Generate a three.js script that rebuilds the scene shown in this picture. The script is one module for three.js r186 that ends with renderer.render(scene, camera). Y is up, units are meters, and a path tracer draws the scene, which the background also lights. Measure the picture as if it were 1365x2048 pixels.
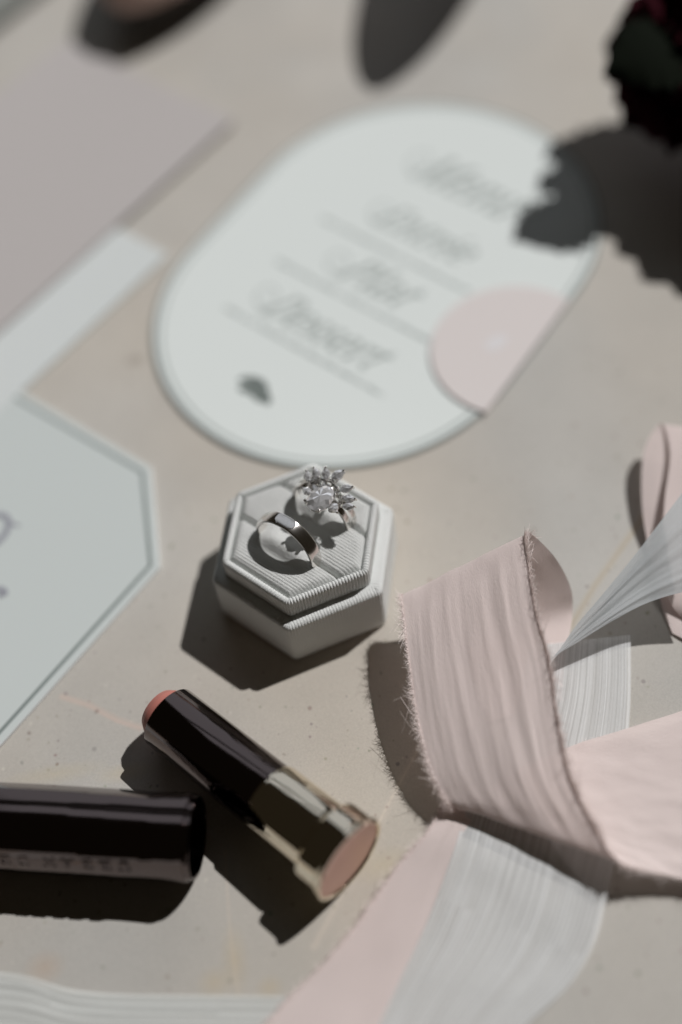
import * as THREE from 'three';
import { mergeGeometries, mergeVertices, toCreasedNormals } from 'three/addons/utils/BufferGeometryUtils.js';
import { FontLoader } from 'three/addons/loaders/FontLoader.js';
import { TextGeometry } from 'three/addons/geometries/TextGeometry.js';

// ---------- camera, light, exposure ----------
const scene = new THREE.Scene();
const camera = new THREE.PerspectiveCamera(41.54, 682 / 1024, 0.01, 20);
camera.position.set(0.011874, 0.334078, 0.206882);
camera.rotation.set(THREE.MathUtils.degToRad(-55.7015), 0, THREE.MathUtils.degToRad(-9.5765), 'XYZ');
camera.focus = 0.3595;
camera.userData.fStop = 2.1;
scene.add(camera);

scene.background = new THREE.Color(0.015, 0.012, 0.008);
const TO_SUN = new THREE.Vector3(0.545, 0.772, -0.328).normalize();
const sun = new THREE.DirectionalLight(0xfffcfb, 3.02);
sun.name = 'sun';
sun.position.copy(TO_SUN).multiplyScalar(2);
sun.castShadow = true;
sun.shadow.mapSize.set(4096, 4096);
Object.assign(sun.shadow.camera, { left: -0.35, right: 0.35, top: 0.35, bottom: -0.35, near: 0.5, far: 4 });
scene.add(sun, sun.target);

// the window that lets the sun in: its cool sky light
for (const [name, y, z, x, h] of [['window_pane_light', 0.61, -1.353, 0.214, 1.0], ['window_top_pane_light', 1.166, -0.932, 0.148, 0.24]]) {
  const w = new THREE.RectAreaLight(0xe6ecf5, 0.52, 1.25, h);
  w.name = name; w.position.set(x, y, z); w.lookAt(0, 0, 0);
  scene.add(w);
}

const renderer = new THREE.WebGLRenderer({ antialias: true });
renderer.toneMapping = THREE.LinearToneMapping;
renderer.toneMappingExposure = 1.02;
renderer.shadowMap.enabled = true;

// ---------- helpers ----------
let seed = 20240611;
function rnd() { seed = (seed * 1664525 + 1013904223) >>> 0; return seed / 4294967296; }
const rr = (a, b) => a + (b - a) * rnd();
const V = (a) => new THREE.Vector3(a[0], a[1], a[2]);
const { lerp, clamp, smoothstep, degToRad } = THREE.MathUtils;
const MM = 0.001;
const hash = (x, y) => { const s = Math.sin(x * 127.1 + y * 311.7) * 43758.5453; return s - Math.floor(s); };
function vnoise(x, y) {
  const ix = Math.floor(x), iy = Math.floor(y), fx = x - ix, fy = y - iy, u = fx * fx * (3 - 2 * fx), v = fy * fy * (3 - 2 * fy);
  return lerp(lerp(hash(ix, iy), hash(ix + 1, iy), u), lerp(hash(ix, iy + 1), hash(ix + 1, iy + 1), u), v);
}
function fbm(x, y, n = 4) { let s = 0, a = 0.5, t = 0; for (let i = 0; i < n; i++) { s += a * vnoise(x, y); t += a; a *= 0.5; x = x * 2.03 + 7.1; y = y * 2.03 + 3.7; } return s / t; }

function tag(o, label, category, group) {
  o.userData.label = label; o.userData.category = category;
  if (group) o.userData.group = group;
  return o;
}
function put(name, geo, mat, parent = scene) {
  const m = new THREE.Mesh(geo, mat);
  m.name = name; m.castShadow = true; m.receiveShadow = true;
  parent.add(m);
  return m;
}
function grp(name, pos = [0, 0, 0], turn = 0) {
  const g = new THREE.Group(); g.name = name; g.position.set(...pos); g.rotation.y = turn; scene.add(g); return g;
}
function grid(nu, nv, fn, uvfn) {                    // a sheet from fn(i/nu, j/nv) -> Vector3
  const P = new Float32Array((nu + 1) * (nv + 1) * 3), UV = new Float32Array((nu + 1) * (nv + 1) * 2), idx = [];
  for (let j = 0, k = 0; j <= nv; j++) for (let i = 0; i <= nu; i++, k++) {
    const p = fn(i / nu, j / nv); P[3 * k] = p.x; P[3 * k + 1] = p.y; P[3 * k + 2] = p.z;
    const q = uvfn ? uvfn(i / nu, j / nv, p) : [i / nu, j / nv]; UV[2 * k] = q[0]; UV[2 * k + 1] = q[1];
    if (i < nu && j < nv) { const a = k, b = k + 1, c = k + nu + 1, d = c + 1; idx.push(a, c, b, b, c, d); }
  }
  const g = new THREE.BufferGeometry();
  g.setAttribute('position', new THREE.BufferAttribute(P, 3)); g.setAttribute('uv', new THREE.BufferAttribute(UV, 2));
  g.setIndex(idx); g.computeVertexNormals();
  return g;
}
function dataTex(w, h, fn, srgb = false, rx = 1, ry = 1) {  // fn(x, y) -> grey or [r, g, b] 0..255
  const d = new Uint8Array(w * h * 4);
  for (let y = 0, k = 0; y < h; y++) for (let x = 0; x < w; x++, k += 4) {
    const c = fn(x, y); if (typeof c === 'number') d[k] = d[k + 1] = d[k + 2] = c; else { d[k] = c[0]; d[k + 1] = c[1]; d[k + 2] = c[2]; }
    d[k + 3] = 255;
  }
  const t = new THREE.DataTexture(d, w, h); t.wrapS = t.wrapT = THREE.RepeatWrapping; t.magFilter = THREE.LinearFilter; t.minFilter = THREE.LinearFilter;
  if (srgb) t.colorSpace = THREE.SRGBColorSpace;
  t.repeat.set(rx, ry); t.needsUpdate = true;
  return t;
}
const lin = (r, g, b) => new THREE.Color().setRGB(r, g, b);

// ---------- the stone table ----------
{
  const N = 2048, SIZE = 0.56, cx = 0, cz = -0.09;     // one texture over everything in view, no repeat
  const cv = document.createElement('canvas'); cv.width = cv.height = N; const c = cv.getContext('2d');
  const im = c.createImageData(N, N);
  for (let y = 0, k = 0; y < N; y++) for (let x = 0; x < N; x++, k += 4) {
    const big = fbm(x / 420, y / 420, 4) - 0.5, mid = fbm(x / 60 + 40, y / 60, 3) - 0.5, fine = hash(x, y) - 0.5, warm = fbm(x / 260 + 90, y / 330 + 20, 3) - 0.5;
    const l = 1 + big * 0.10 + mid * 0.05 + fine * 0.055;
    im.data[k] = 187 * l + warm * 9; im.data[k + 1] = 183 * l; im.data[k + 2] = 175 * l - warm * 10; im.data[k + 3] = 255;
  }
  c.putImageData(im, 0, 0);
  const X = (x) => ((x - cx) / SIZE + 0.5) * N, Y = (z) => ((z - cz) / SIZE + 0.5) * N;
  const line = (pts, w, col) => { c.strokeStyle = col; c.lineWidth = w; c.lineJoin = 'round'; c.beginPath(); pts.forEach((p, i) => i ? c.lineTo(X(p[0]) + rr(-1, 1), Y(p[2]) + rr(-1, 1)) : c.moveTo(X(p[0]), Y(p[2]))); c.stroke(); };
  // veins in the stone
  const vein1 = [[-0.01306, 0, 0.10639], [-0.00143, 0, 0.09057], [0.01009, 0, 0.07445], [0.02256, 0, 0.0572], [0.0365, 0, 0.04665]];
  line(vein1, 9, 'rgba(214,204,186,0.15)'); line(vein1, 2.5, 'rgba(226,216,198,0.3)');
  const vein2 = [[0.06533, 0, 0.03501], [0.0793, 0, 0.01815], [0.09909, 0, -0.00211], [0.11233, 0, -0.01769]];
  line(vein2, 9, 'rgba(186,166,130,0.14)'); line(vein2, 3, 'rgba(170,150,116,0.25)');
  const vein3 = [[-0.0745, 0, 0.02472], [-0.06612, 0, 0.0294], [-0.0586, 0, 0.03512], [-0.05182, 0, 0.03911]];
  line(vein3, 8, 'rgba(205,186,172,0.3)'); line(vein3, 3.5, 'rgba(206,186,174,0.45)');
  line([[-0.0323, 0, 0.07726], [-0.03266, 0, 0.09811], [-0.03242, 0, 0.11413]], 3, 'rgba(205,196,180,0.35)');
  const blot = (p, rx, ry, col) => { c.save(); c.translate(X(p[0]), Y(p[2])); c.scale(rx, ry); const g = c.createRadialGradient(0, 0, 0, 0, 0, 1); g.addColorStop(0, col); g.addColorStop(1, col.replace(/[\d.]+\)$/, '0)')); c.fillStyle = g; c.beginPath(); c.arc(0, 0, 1, 0, 7); c.fill(); c.restore(); };
  blot([-0.07634, 0, 0.04806], 60, 12, 'rgba(206,186,140,0.2)'); blot([-0.03236, 0, 0.10564], 14, 36, 'rgba(196,166,112,0.2)'); blot([-0.03776, 0, 0.11024], 18, 16, 'rgba(196,166,112,0.2)');
  blot([-0.02447, 0, 0.11363], 14, 12, 'rgba(196,166,112,0.2)'); blot([-0.07981, 0, 0.09963], 22, 18, 'rgba(190,156,128,0.3)'); blot([-0.04695, 0, -0.09464], 16, 10, 'rgba(110,100,90,0.35)');
  blot([0.00792, 0, 0.08824], 40, 20, 'rgba(204,188,150,0.3)'); blot([-0.05727, 0, 0.05106], 34, 12, 'rgba(206,188,150,0.3)');
  for (let i = 0; i < 14000; i++) {                     // pores and specks
    const r = Math.pow(rnd(), 3) * 1.9 + 0.45, d = rnd() < 0.82;
    c.fillStyle = d ? `rgba(${84 + rnd() * 40 | 0},${76 + rnd() * 36 | 0},${66 + rnd() * 30 | 0},${rr(0.12, 0.42).toFixed(2)})` : `rgba(232,226,214,${rr(0.1, 0.3).toFixed(2)})`;
    c.beginPath(); c.ellipse(rnd() * N, rnd() * N, r, r * rr(0.6, 1.3), rnd() * 3, 0, 7); c.fill();
  }
  const t = new THREE.CanvasTexture(cv); t.colorSpace = THREE.SRGBColorSpace; t.wrapS = t.wrapT = THREE.MirroredRepeatWrapping;
  const bump = dataTex(512, 512, (x, y) => 128 + 90 * (fbm(x / 9, y / 9, 3) - 0.5) + 60 * (hash(x, y) - 0.5)); bump.repeat.set(10, 10);
  const m = new THREE.MeshPhysicalMaterial({ map: t, roughness: 0.62, specularIntensity: 0.5, bumpMap: bump, bumpScale: 0.00004 });
  const W = 1.6, g = new THREE.BoxGeometry(W, 0.03, W); g.translate(0, -0.015, 0);
  const uv = g.attributes.uv, p = g.attributes.position;
  for (let i = 0; i < p.count; i++) uv.setXY(i, (p.getX(i) - cx) / SIZE + 0.5, 1 - ((p.getZ(i) - cz) / SIZE + 0.5));
  const table = put('table_top', g, m); table.userData.kind = 'structure'; table.userData.label = 'warm grey stone surface with fine specks and faint veins';
}

// ---------- paper goods ----------
const paperBump = dataTex(256, 256, (x, y) => 128 + 120 * (fbm(x / 5, y / 5, 3) - 0.5));
function paper(color, map) {
  const bump = paperBump.clone(); bump.repeat.set(map ? 4 : 160, map ? 4 : 160); bump.needsUpdate = true;
  return new THREE.MeshPhysicalMaterial({ color, map: map ?? null, roughness: 0.75, specularIntensity: 0.35, bumpMap: bump, bumpScale: 0.00003 });
}
function card(name, shape, thick, mat, edgeMat, parent, y, W, H) {  // a card lying flat; local x right, y up the page
  const g = new THREE.ExtrudeGeometry(shape, { depth: thick - 0.0002, bevelEnabled: true, bevelThickness: 0.0001, bevelSize: 0.0001, bevelSegments: 1, curveSegments: 48 });
  const uv = g.attributes.uv, p = g.attributes.position;
  for (let i = 0; i < p.count; i++) uv.setXY(i, p.getX(i) / W + 0.5, p.getY(i) / H + 0.5);
  g.rotateX(-Math.PI / 2); g.translate(0, y + 0.0001, 0);
  return put(name, g, [mat, edgeMat], parent);
}
const white = lin(0.80, 0.83, 0.81);

{ // the oval menu card
  const R = 63.5, L = 23.35, W = 0.127, H = 2 * (R + L) * MM, PX = 11;
  const cv = document.createElement('canvas'); cv.width = Math.round(127 * PX); cv.height = Math.round(2 * (R + L) * PX); const c = cv.getContext('2d');
  c.fillStyle = '#fbfdfc'; c.fillRect(0, 0, cv.width, cv.height);
  c.translate(cv.width / 2, cv.height / 2); c.scale(PX, -PX);          // millimetres, y up
  const stad = (r) => { c.beginPath(); c.arc(0, L, r, 0, Math.PI); c.arc(0, -L, r, Math.PI, 2 * Math.PI); c.closePath(); };
  c.strokeStyle = '#8f9492'; c.lineWidth = 1.1; stad(R - 0.6); c.stroke(); c.lineWidth = 0.9; c.strokeStyle = '#b9bebc'; stad(R - 3.2); c.stroke();
  c.rotate(degToRad(-4.6));
  const script = (s, x0, x1, y, h) => {                // a slanted hand-lettered word fitted between x0 and x1
    c.save(); c.translate(x0, y); c.scale(1, -1); c.transform(1, 0, -0.38, 1, 0, 0); c.font = `italic ${h}px serif`; const w = c.measureText(s).width; c.scale((x1 - x0 - h * 0.2) / w, 1); c.fillText(s, 0, 0); c.restore();
  };
  const swash = (x, y, w, h) => { c.beginPath(); c.moveTo(x, y); c.bezierCurveTo(x - w, y + h * 0.2, x - w * 0.6, y + h * 1.3, x + w * 0.5, y + h * 0.7); c.bezierCurveTo(x + w, y + h * 0.4, x + w * 0.4, y - h * 0.3, x - w * 0.2, y + h * 0.1); c.lineWidth = 0.55; c.stroke(); };
  c.fillStyle = '#a6aca9'; c.strokeStyle = '#b0b5b3';
  script('Menu', -20, 25, 42, 21); script('Entrée', -17, 24, 16, 16); script('Plat', -12, 19, -11, 17); script('Dessert', -23, 27, -38, 17);
  swash(-20, 44, 6, 12); swash(-16, 17, 6, 10); swash(-14, -10, 6, 10); swash(-24, -36, 6, 10);
  c.fillStyle = '#7a807e';
  const small = (s, x0, x1, y) => { c.save(); c.translate(x0, y); c.scale(1, -1); c.font = '3.1px serif'; const w = c.measureText(s).width; c.scale((x1 - x0) / w, 1); c.fillText(s, 0, 0); c.restore(); };
  const bar = (x0, x1, y) => { c.lineWidth = 0.5; c.strokeStyle = '#a3a9a7'; let x = x0; while (x < x1) { const w = Math.min(rr(2, 7), x1 - x); for (let q = 0; q < w; q += 0.75) { c.beginPath(); c.moveTo(x + q, y - 0.75); c.lineTo(x + q + rr(-0.2, 0.3), y + rr(0.4, 1.2)); c.stroke(); } x += w + 1.1; } };
  bar(-31, 32, 7.6); bar(-31, 33, -17); bar(-32, 35, -43.2);                    // the unreadable small print
  // the little leafy heart under the last line
  c.fillStyle = '#767d7a';
  for (const [x, y, a, l] of [[-5, -62.5, 0.6, 7], [0.5, -62, -0.5, 7], [-3, -66, 0.2, 6], [1.5, -66, -0.3, 6], [4.5, -65, -0.6, 6], [-2, -63, 0, 5]]) { c.save(); c.translate(x, y); c.rotate(a); c.beginPath(); c.ellipse(0, 0, l * 0.5, 1.5, 0, 0, 7); c.fill(); c.restore(); }
  const t = new THREE.CanvasTexture(cv); t.colorSpace = THREE.SRGBColorSpace;
  const g = grp('menu_card', [0.03843, 0, -0.11658], degToRad(-41.93));
  tag(g, 'white oval menu card with grey script words and a blush circle on its right edge', 'menu card');
  const sh = new THREE.Shape(); sh.absarc(0, L * MM, R * MM - 0.0001, 0, Math.PI, false); sh.absarc(0, -L * MM, R * MM - 0.0001, Math.PI, 2 * Math.PI, false); sh.closePath();
  card('card_stock', sh, 0.0009, paper(lin(0.77, 0.81, 0.80), t), paper(lin(0.5, 0.52, 0.51)), g, 0, W, H);
  // the blush paper circle, trimmed flush with the card
  const s2 = new THREE.Shape(), X0 = 62.9, a0 = Math.acos((X0 - 58) / 27); s2.absarc(58 * MM, -9.4 * MM, 27 * MM, a0, 2 * Math.PI - a0, false); s2.closePath();
  const d = card('blush_circle', s2, 0.0007, paper(lin(0.72, 0.675, 0.66)), paper(lin(0.6, 0.5, 0.49)), g, 0.0011, 0.06, 0.06);
  d.userData.label = 'blush paper circle cut off straight at the card edge';
  const mk = new THREE.CircleGeometry(0.0042, 24); mk.scale(1, 0.6, 1); mk.rotateX(-Math.PI / 2); mk.rotateY(1.2); mk.translate(0.0515, 0.00184, -0.0098 + 0.02);
  put('pale_mark', mk, paper(lin(0.74, 0.73, 0.74)), d);
}
{ // the chamfered invitation card at the left edge
  const h = 63.5, ch = 26.2, H2 = 178 - 63.5, PX = 8;
  const g = grp('invitation_card', [0, 0, 0], degToRad(-45));
  tag(g, 'white card with clipped corner and thin grey border line at the left edge', 'invitation card');
  // local x runs down-right in plan, local y up the page; the clipped corner points at the ring box
  const cv = document.createElement('canvas'); cv.width = 127 * PX; cv.height = 178 * PX; const c = cv.getContext('2d');
  c.fillStyle = '#f9fcfb'; c.fillRect(0, 0, cv.width, cv.height); c.scale(PX, PX); c.translate(63.5, 89);
  const poly = (k) => { c.beginPath(); const a = 63.5 - k, b = 89 - k, q = ch - k * 0.59; [[a, -b + q], [a, b - q], [a - q, b], [-a + q, b], [-a, b - q], [-a, -b + q], [-a + q, -b], [a - q, -b]].forEach((p, i) => i ? c.lineTo(...p) : c.moveTo(...p)); c.closePath(); };
  c.strokeStyle = '#a3aaa8'; c.lineWidth = 1.15; poly(2.9); c.stroke();
  const t = new THREE.CanvasTexture(cv); t.colorSpace = THREE.SRGBColorSpace;
  const sh = new THREE.Shape(); const a = 63.4, b = 88.9; [[a, -b + ch], [a, b - ch], [a - ch, b], [-a + ch, b], [-a, b - ch], [-a, -b + ch], [-a + ch, -b], [a - ch, -b]].forEach((p, i) => i ? sh.lineTo(p[0] * MM, p[1] * MM) : sh.moveTo(p[0] * MM, p[1] * MM)); sh.closePath();
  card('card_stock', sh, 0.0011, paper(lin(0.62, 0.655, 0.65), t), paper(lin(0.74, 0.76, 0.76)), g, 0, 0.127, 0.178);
  // put the clipped edge where the photograph has it: its two ends in plan
  const e0 = V([-0.04408, 0.001, -0.04871]), e1 = V([-0.04357, 0.001, -0.01154]);
  g.rotation.y = degToRad(-44.2);
  const ax = new THREE.Vector3(1, 0, 0).applyAxisAngle(new THREE.Vector3(0, 1, 0), g.rotation.y), ay = new THREE.Vector3(0, 0, -1).applyAxisAngle(new THREE.Vector3(0, 1, 0), g.rotation.y);
  const mid = e0.clone().add(e1).multiplyScalar(0.5);
  const localMid = new THREE.Vector2((a - ch / 2) * MM, (b - ch / 2) * MM);
  g.position.copy(mid).addScaledVector(ax, -localMid.x).addScaledVector(ay, -localMid.y); g.position.y = 0;
  // hand lettering that runs out of the picture
  const ink = new THREE.MeshStandardMaterial({ color: lin(0.30, 0.31, 0.35), roughness: 0.8 });
  const toLocal = (p) => { const d = V(p).sub(g.position); return [d.dot(ax), d.dot(ay)]; };
  const stroke = (pts, r) => { const curve = new THREE.CatmullRomCurve3(pts.map((p) => { const q = toLocal(p); return new THREE.Vector3(q[0], 0.0011, -q[1]); })); const tg = new THREE.TubeGeometry(curve, 30, r, 5); tg.scale(1, 0.08, 1); tg.translate(0, 0.00105, 0); return tg; };
  const marks = mergeGeometries([
    stroke([[-0.09655, 0, -0.03825], [-0.09345, 0, -0.04024], [-0.09002, 0, -0.03954], [-0.08877, 0, -0.03592], [-0.09062, 0, -0.03185], [-0.09399, 0, -0.02923], [-0.09798, 0, -0.0293]], 0.0011),
    stroke([[-0.0897, 0, -0.03873], [-0.08722, 0, -0.03598], [-0.08536, 0, -0.03486]], 0.0005),
    stroke([[-0.09629, 0, -0.01536], [-0.09266, 0, -0.01395], [-0.09025, 0, -0.01277], [-0.08965, 0, -0.01161], [-0.09204, 0, -0.01104]], 0.0009),
  ]);
  put('lettering', marks, ink, g);
}
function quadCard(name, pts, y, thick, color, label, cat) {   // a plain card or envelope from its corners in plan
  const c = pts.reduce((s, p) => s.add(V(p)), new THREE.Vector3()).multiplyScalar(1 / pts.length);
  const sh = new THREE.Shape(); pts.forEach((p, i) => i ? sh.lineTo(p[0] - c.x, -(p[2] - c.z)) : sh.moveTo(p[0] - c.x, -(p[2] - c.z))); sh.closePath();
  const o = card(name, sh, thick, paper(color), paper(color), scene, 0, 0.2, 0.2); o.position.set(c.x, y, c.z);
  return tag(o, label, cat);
}
{
  // directions of the envelope's sides in plan
  const A = V([-0.00291, 0, -0.20228]), d1 = new THREE.Vector3(Math.cos(degToRad(135.6)), 0, Math.sin(degToRad(135.6))), d2 = new THREE.Vector3(Math.cos(degToRad(-134.4)), 0, Math.sin(degToRad(-134.4)));
  const at = (o, a, b) => o.clone().addScaledVector(d1, a).addScaledVector(d2, b).toArray();
  quadCard('blush_envelope', [at(A, 0, 0), at(A, 0.178, 0), at(A, 0.178, 0.09), at(A, 0, 0.09)], 0.0016, 0.0014, lin(0.50, 0.475, 0.465), 'blush grey envelope at the upper left over a white card', 'envelope');
  const B = V([-0.03276, 0, -0.13935]);
  quadCard('white_card', [at(B, 0, 0), at(B, 0.17, 0), at(B, 0.17, 0.06), at(B, 0, 0.06)], 0.0, 0.0013, lin(0.66, 0.70, 0.695), 'plain white card sticking out from under the blush envelope', 'card');
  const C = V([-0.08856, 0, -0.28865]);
  quadCard('added_shade_sheet', [at(C, 0.02, 0), at(C, 0.12, 0), at(C, 0.12, 0.12), at(C, -0.07, 0.12), at(C, -0.07, 0)], 0.0034, 0.001, lin(0.25, 0.26, 0.24), 'grey green sheet added to darken the top left corner beside the dark shadow', 'card');  // added sheet whose dark colour imitates soft shade in the corner
}

// ---------- the velvet ring box ----------
const boxTurn = degToRad(-45.835), RIB = 0.88;
function hexPath(R, rc, step) {                         // rounded hexagon, vertices at 0, 60, 120 ... degrees; millimetres
  const out = [], A = R * Math.cos(Math.PI / 6), half = R / 2 - rc * Math.tan(Math.PI / 6);
  let s = 0;
  for (let k = 0; k < 6; k++) {
    const a = Math.PI / 6 + k * Math.PI / 3, n = [Math.cos(a), Math.sin(a)], t = [-n[1], n[0]], n1 = Math.round(2 * half / step);
    for (let i = 0; i < n1; i++) { const q = -half + 2 * half * i / n1; out.push([n[0] * A + t[0] * q, n[1] * A + t[1] * q, n[0], n[1], s + 2 * half * i / n1]); }
    s += 2 * half;
    const c = [n[0] * (A - rc) + t[0] * half, n[1] * (A - rc) + t[1] * half], n2 = Math.max(3, Math.round(rc * Math.PI / 3 / step));
    for (let i = 0; i < n2; i++) { const b = a + Math.PI / 3 * i / n2; out.push([c[0] + rc * Math.cos(b), c[1] + rc * Math.sin(b), Math.cos(b), Math.sin(b), s + rc * Math.PI / 3 * i / n2]); }
    s += rc * Math.PI / 3;
  }
  out.total = s;
  return out;
}
function hexSweep(path, prof, amp, rib) {               // prof: [inset, y, rib strength, nx, ny]; corded cloth
  const n = path.length, ribs = Math.round(path.total / rib), P = [], UV = [], idx = [];
  for (let j = 0; j < prof.length; j++) for (let i = 0; i <= n; i++) {
    const q = path[i % n], s = i === n ? path.total : q[4], ph = s / path.total * ribs * Math.PI, cord = Math.abs(Math.sin(ph)), wob = (hash(i * 1.7, j * 3.1) - 0.5) * 0.07;
    const o = (Math.sqrt(cord) - 0.6) * amp * prof[j][2] + wob * prof[j][2], inset = prof[j][0] - o * prof[j][3];
    P.push((q[0] - q[2] * inset) * MM, (prof[j][1] + o * prof[j][4]) * MM, (q[1] - q[3] * inset) * MM); UV.push(s / 10, j / prof.length);
    if (i < n && j < prof.length - 1) { const a = j * (n + 1) + i, b = a + 1, c = a + n + 1, d = c + 1; idx.push(a, c, b, b, c, d); }
  }
  const g = new THREE.BufferGeometry(); g.setAttribute('position', new THREE.Float32BufferAttribute(P, 3)); g.setAttribute('uv', new THREE.Float32BufferAttribute(UV, 2)); g.setIndex(idx); g.computeVertexNormals();
  return g;
}
function profile(pts) {                                 // adds outward normals (nx outwards, ny up) to a profile
  return pts.map((p, i) => { const a = pts[Math.max(0, i - 1)], b = pts[Math.min(pts.length - 1, i + 1)], dx = -(b[0] - a[0]), dy = b[1] - a[1], l = Math.hypot(dx, dy) || 1; return [p[0], p[1], p[2], dy / l, -dx / l]; });
}
const velvetBump = dataTex(256, 256, (x, y) => 128 + 150 * (hash(x, y) - 0.5) + 80 * (fbm(x / 7, y / 7, 2) - 0.5)); velvetBump.repeat.set(6, 6);
const velvet = new THREE.MeshPhysicalMaterial({ color: lin(0.78, 0.80, 0.785), roughness: 0.8, specularIntensity: 0.5, sheen: 0.3, sheenRoughness: 0.4, sheenColor: lin(0.9, 0.95, 0.95), bumpMap: velvetBump, bumpScale: 0.00009 });
const cushionVelvet = velvet.clone(); cushionVelvet.roughness = 1; cushionVelvet.transmission = 0.33; cushionVelvet.thickness = 0; cushionVelvet.color = lin(0.93, 0.95, 0.93); cushionVelvet.side = THREE.DoubleSide;
{
  const g = grp('ring_box', [0, 0, 0], boxTurn);
  tag(g, 'pale grey corded velvet hexagonal ring box, open, holding two rings', 'ring box');
  const pb = []; pb.push([0.9, 0, 0], [0.25, 0.5, 0.3]); for (let i = 0; i <= 16; i++) pb.push([0, lerp(1.2, 16.9, i / 16), i > 12 ? 1 : 0.6]);
  for (let i = 1; i <= 6; i++) { const a = i / 6 * Math.PI / 2; pb.push([1.3 * (1 - Math.cos(a)), 16.9 + 1.3 * Math.sin(a), 1]); }
  pb.push([2.2, 18.2, 0.8], [3.2, 18.15, 0.5], [4.4, 18.1, 0.3], [6.5, 18, 0]);
  put('base', hexSweep(hexPath(27.5, 2.2, 0.14), profile(pb), 0.17, 0.86), velvet, g);
  const pt = [[-0.0, 17.6, 0.5], [0, 18.2, 1]]; for (let i = 0; i <= 10; i++) pt.push([0, lerp(18.6, 23.9, i / 10), 1]);
  for (let i = 1; i <= 10; i++) { const a = i / 10 * Math.PI; pt.push([0.95 * (1 - Math.cos(a)), 23.9 + 1.0 * Math.sin(a), 1]); }
  pt.push([1.9, 23.2, 0.4], [1.9, 22, 0]);
  put('inner_tier', hexSweep(hexPath(23.4, 2.4, 0.11), profile(pt), 0.34, RIB), velvet, g);
  // the ring cushion: corded pads with a slit for each ring and a hollow inside each ring
  const R = 21.5, A = R * Math.cos(Math.PI / 6), NV = 330, NU = 200, slits = [5.4, -9.6];
  const top = (x, z) => {
    const ax = Math.abs(x), az = Math.abs(z);
    const d = Math.min(A - az, (R - ax) * Math.cos(Math.PI / 6) - az * 0.5);   // distance in from the edge
    let y = 25.35 - 2.6 * Math.exp(-Math.pow(Math.max(d, 0) / 1.0, 1.5));
    let flat = 0;
    for (const [k, zs] of slits.entries()) {
      const q = z - zs, w = 0.6 + 0.35 * smoothstep(12 - ax, 0, 6);
      y -= 1.7 * Math.exp(-Math.pow(q / w, 2)) * smoothstep(ax, 8.5, 10.5);
      y -= 0.55 * Math.exp(-Math.pow(q / 2.6, 2));
      const xc = x + (k ? -0.9 : -0.3), ridge = Math.exp(-Math.pow(xc / 7.2, 4)) * Math.exp(-Math.pow((q - 1.2) / 3.4, 2)), dip = Math.exp(-Math.pow(xc / 9.4, 4)) * Math.exp(-Math.pow((q - 5.0) / 1.9, 2)), back = Math.exp(-Math.pow(xc / 8, 4)) * Math.exp(-Math.pow((q + 3.4) / 1.5, 2));
      y += 2.3 * ridge - 0.9 * dip - 0.6 * back; flat = Math.max(flat, ridge * 1.6, dip * 0.9, back * 0.5);
    }
    y += 0.25 * (fbm(x / 6 + 5, z / 6 + 9, 2) - 0.5);
    const ribw = clamp(1 - flat, 0, 1) * (0.75 + 0.5 * (fbm(x / 3, z / 3, 2) - 0.2));
    const cord = Math.sqrt(Math.abs(Math.sin(z / RIB * Math.PI + 0.25 * Math.sin(x / 5))));
    return y + 0.23 * ribw * (cord - 0.6) + (hash(x * 9, z * 9) - 0.5) * 0.12;
  };
  const cg = grid(NU, NV, (u, v) => { const z = (v * 2 - 1) * A, hw = R - Math.abs(z) / Math.tan(Math.PI / 3), x = (u * 2 - 1) * hw; return new THREE.Vector3(x * MM, top(x, z) * MM, z * MM); }, (u, v, p) => [p.x * 100, p.z * 100]);
  put('cushion', cg, cushionVelvet, g);
}

// ---------- rings ----------
const silver = new THREE.MeshPhysicalMaterial({ color: lin(0.84, 0.81, 0.78), metalness: 1, roughness: 0.15 });
const silverProng = new THREE.MeshPhysicalMaterial({ color: lin(0.84, 0.83, 0.81), metalness: 1, roughness: 0.14 });
function bandGeo(R, w, t, crown = 0.45) {               // a ring about the z axis, outer radius R (mm)
  const p = []; const n = 14;
  for (let i = 0; i <= n; i++) { const q = -1 + 2 * i / n; p.push(new THREE.Vector2((R - crown * (1 - Math.sqrt(Math.max(0, 1 - q * q * 0.96)))) * MM, q * w / 2 * MM)); }
  for (let i = 0; i <= 8; i++) { const q = 1 - 2 * i / 8; p.push(new THREE.Vector2((R - t + 0.15 * q * q) * MM, q * (w / 2 - 0.08) * MM)); }
  p.push(p[0].clone());
  const g = new THREE.LatheGeometry(p, 160); g.rotateX(Math.PI / 2);
  return toCreasedNormals(g, 0.7);
}
const boxAxis = new THREE.Vector3(0, 1, 0);
function boxPoint(p) { return V(p).applyAxisAngle(boxAxis, boxTurn); }
{
  const o = put('wedding_band', bandGeo(10.5, 3.9, 1.5, 0.8), silver); const c = boxPoint([0.0004, 0.0260, 0.0055]);
  o.position.copy(c); o.rotation.set(0, boxTurn, 0); o.rotateX(degToRad(-4));
  tag(o, 'plain polished silver band ring in the front slit of the ring box', 'ring');
}
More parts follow.
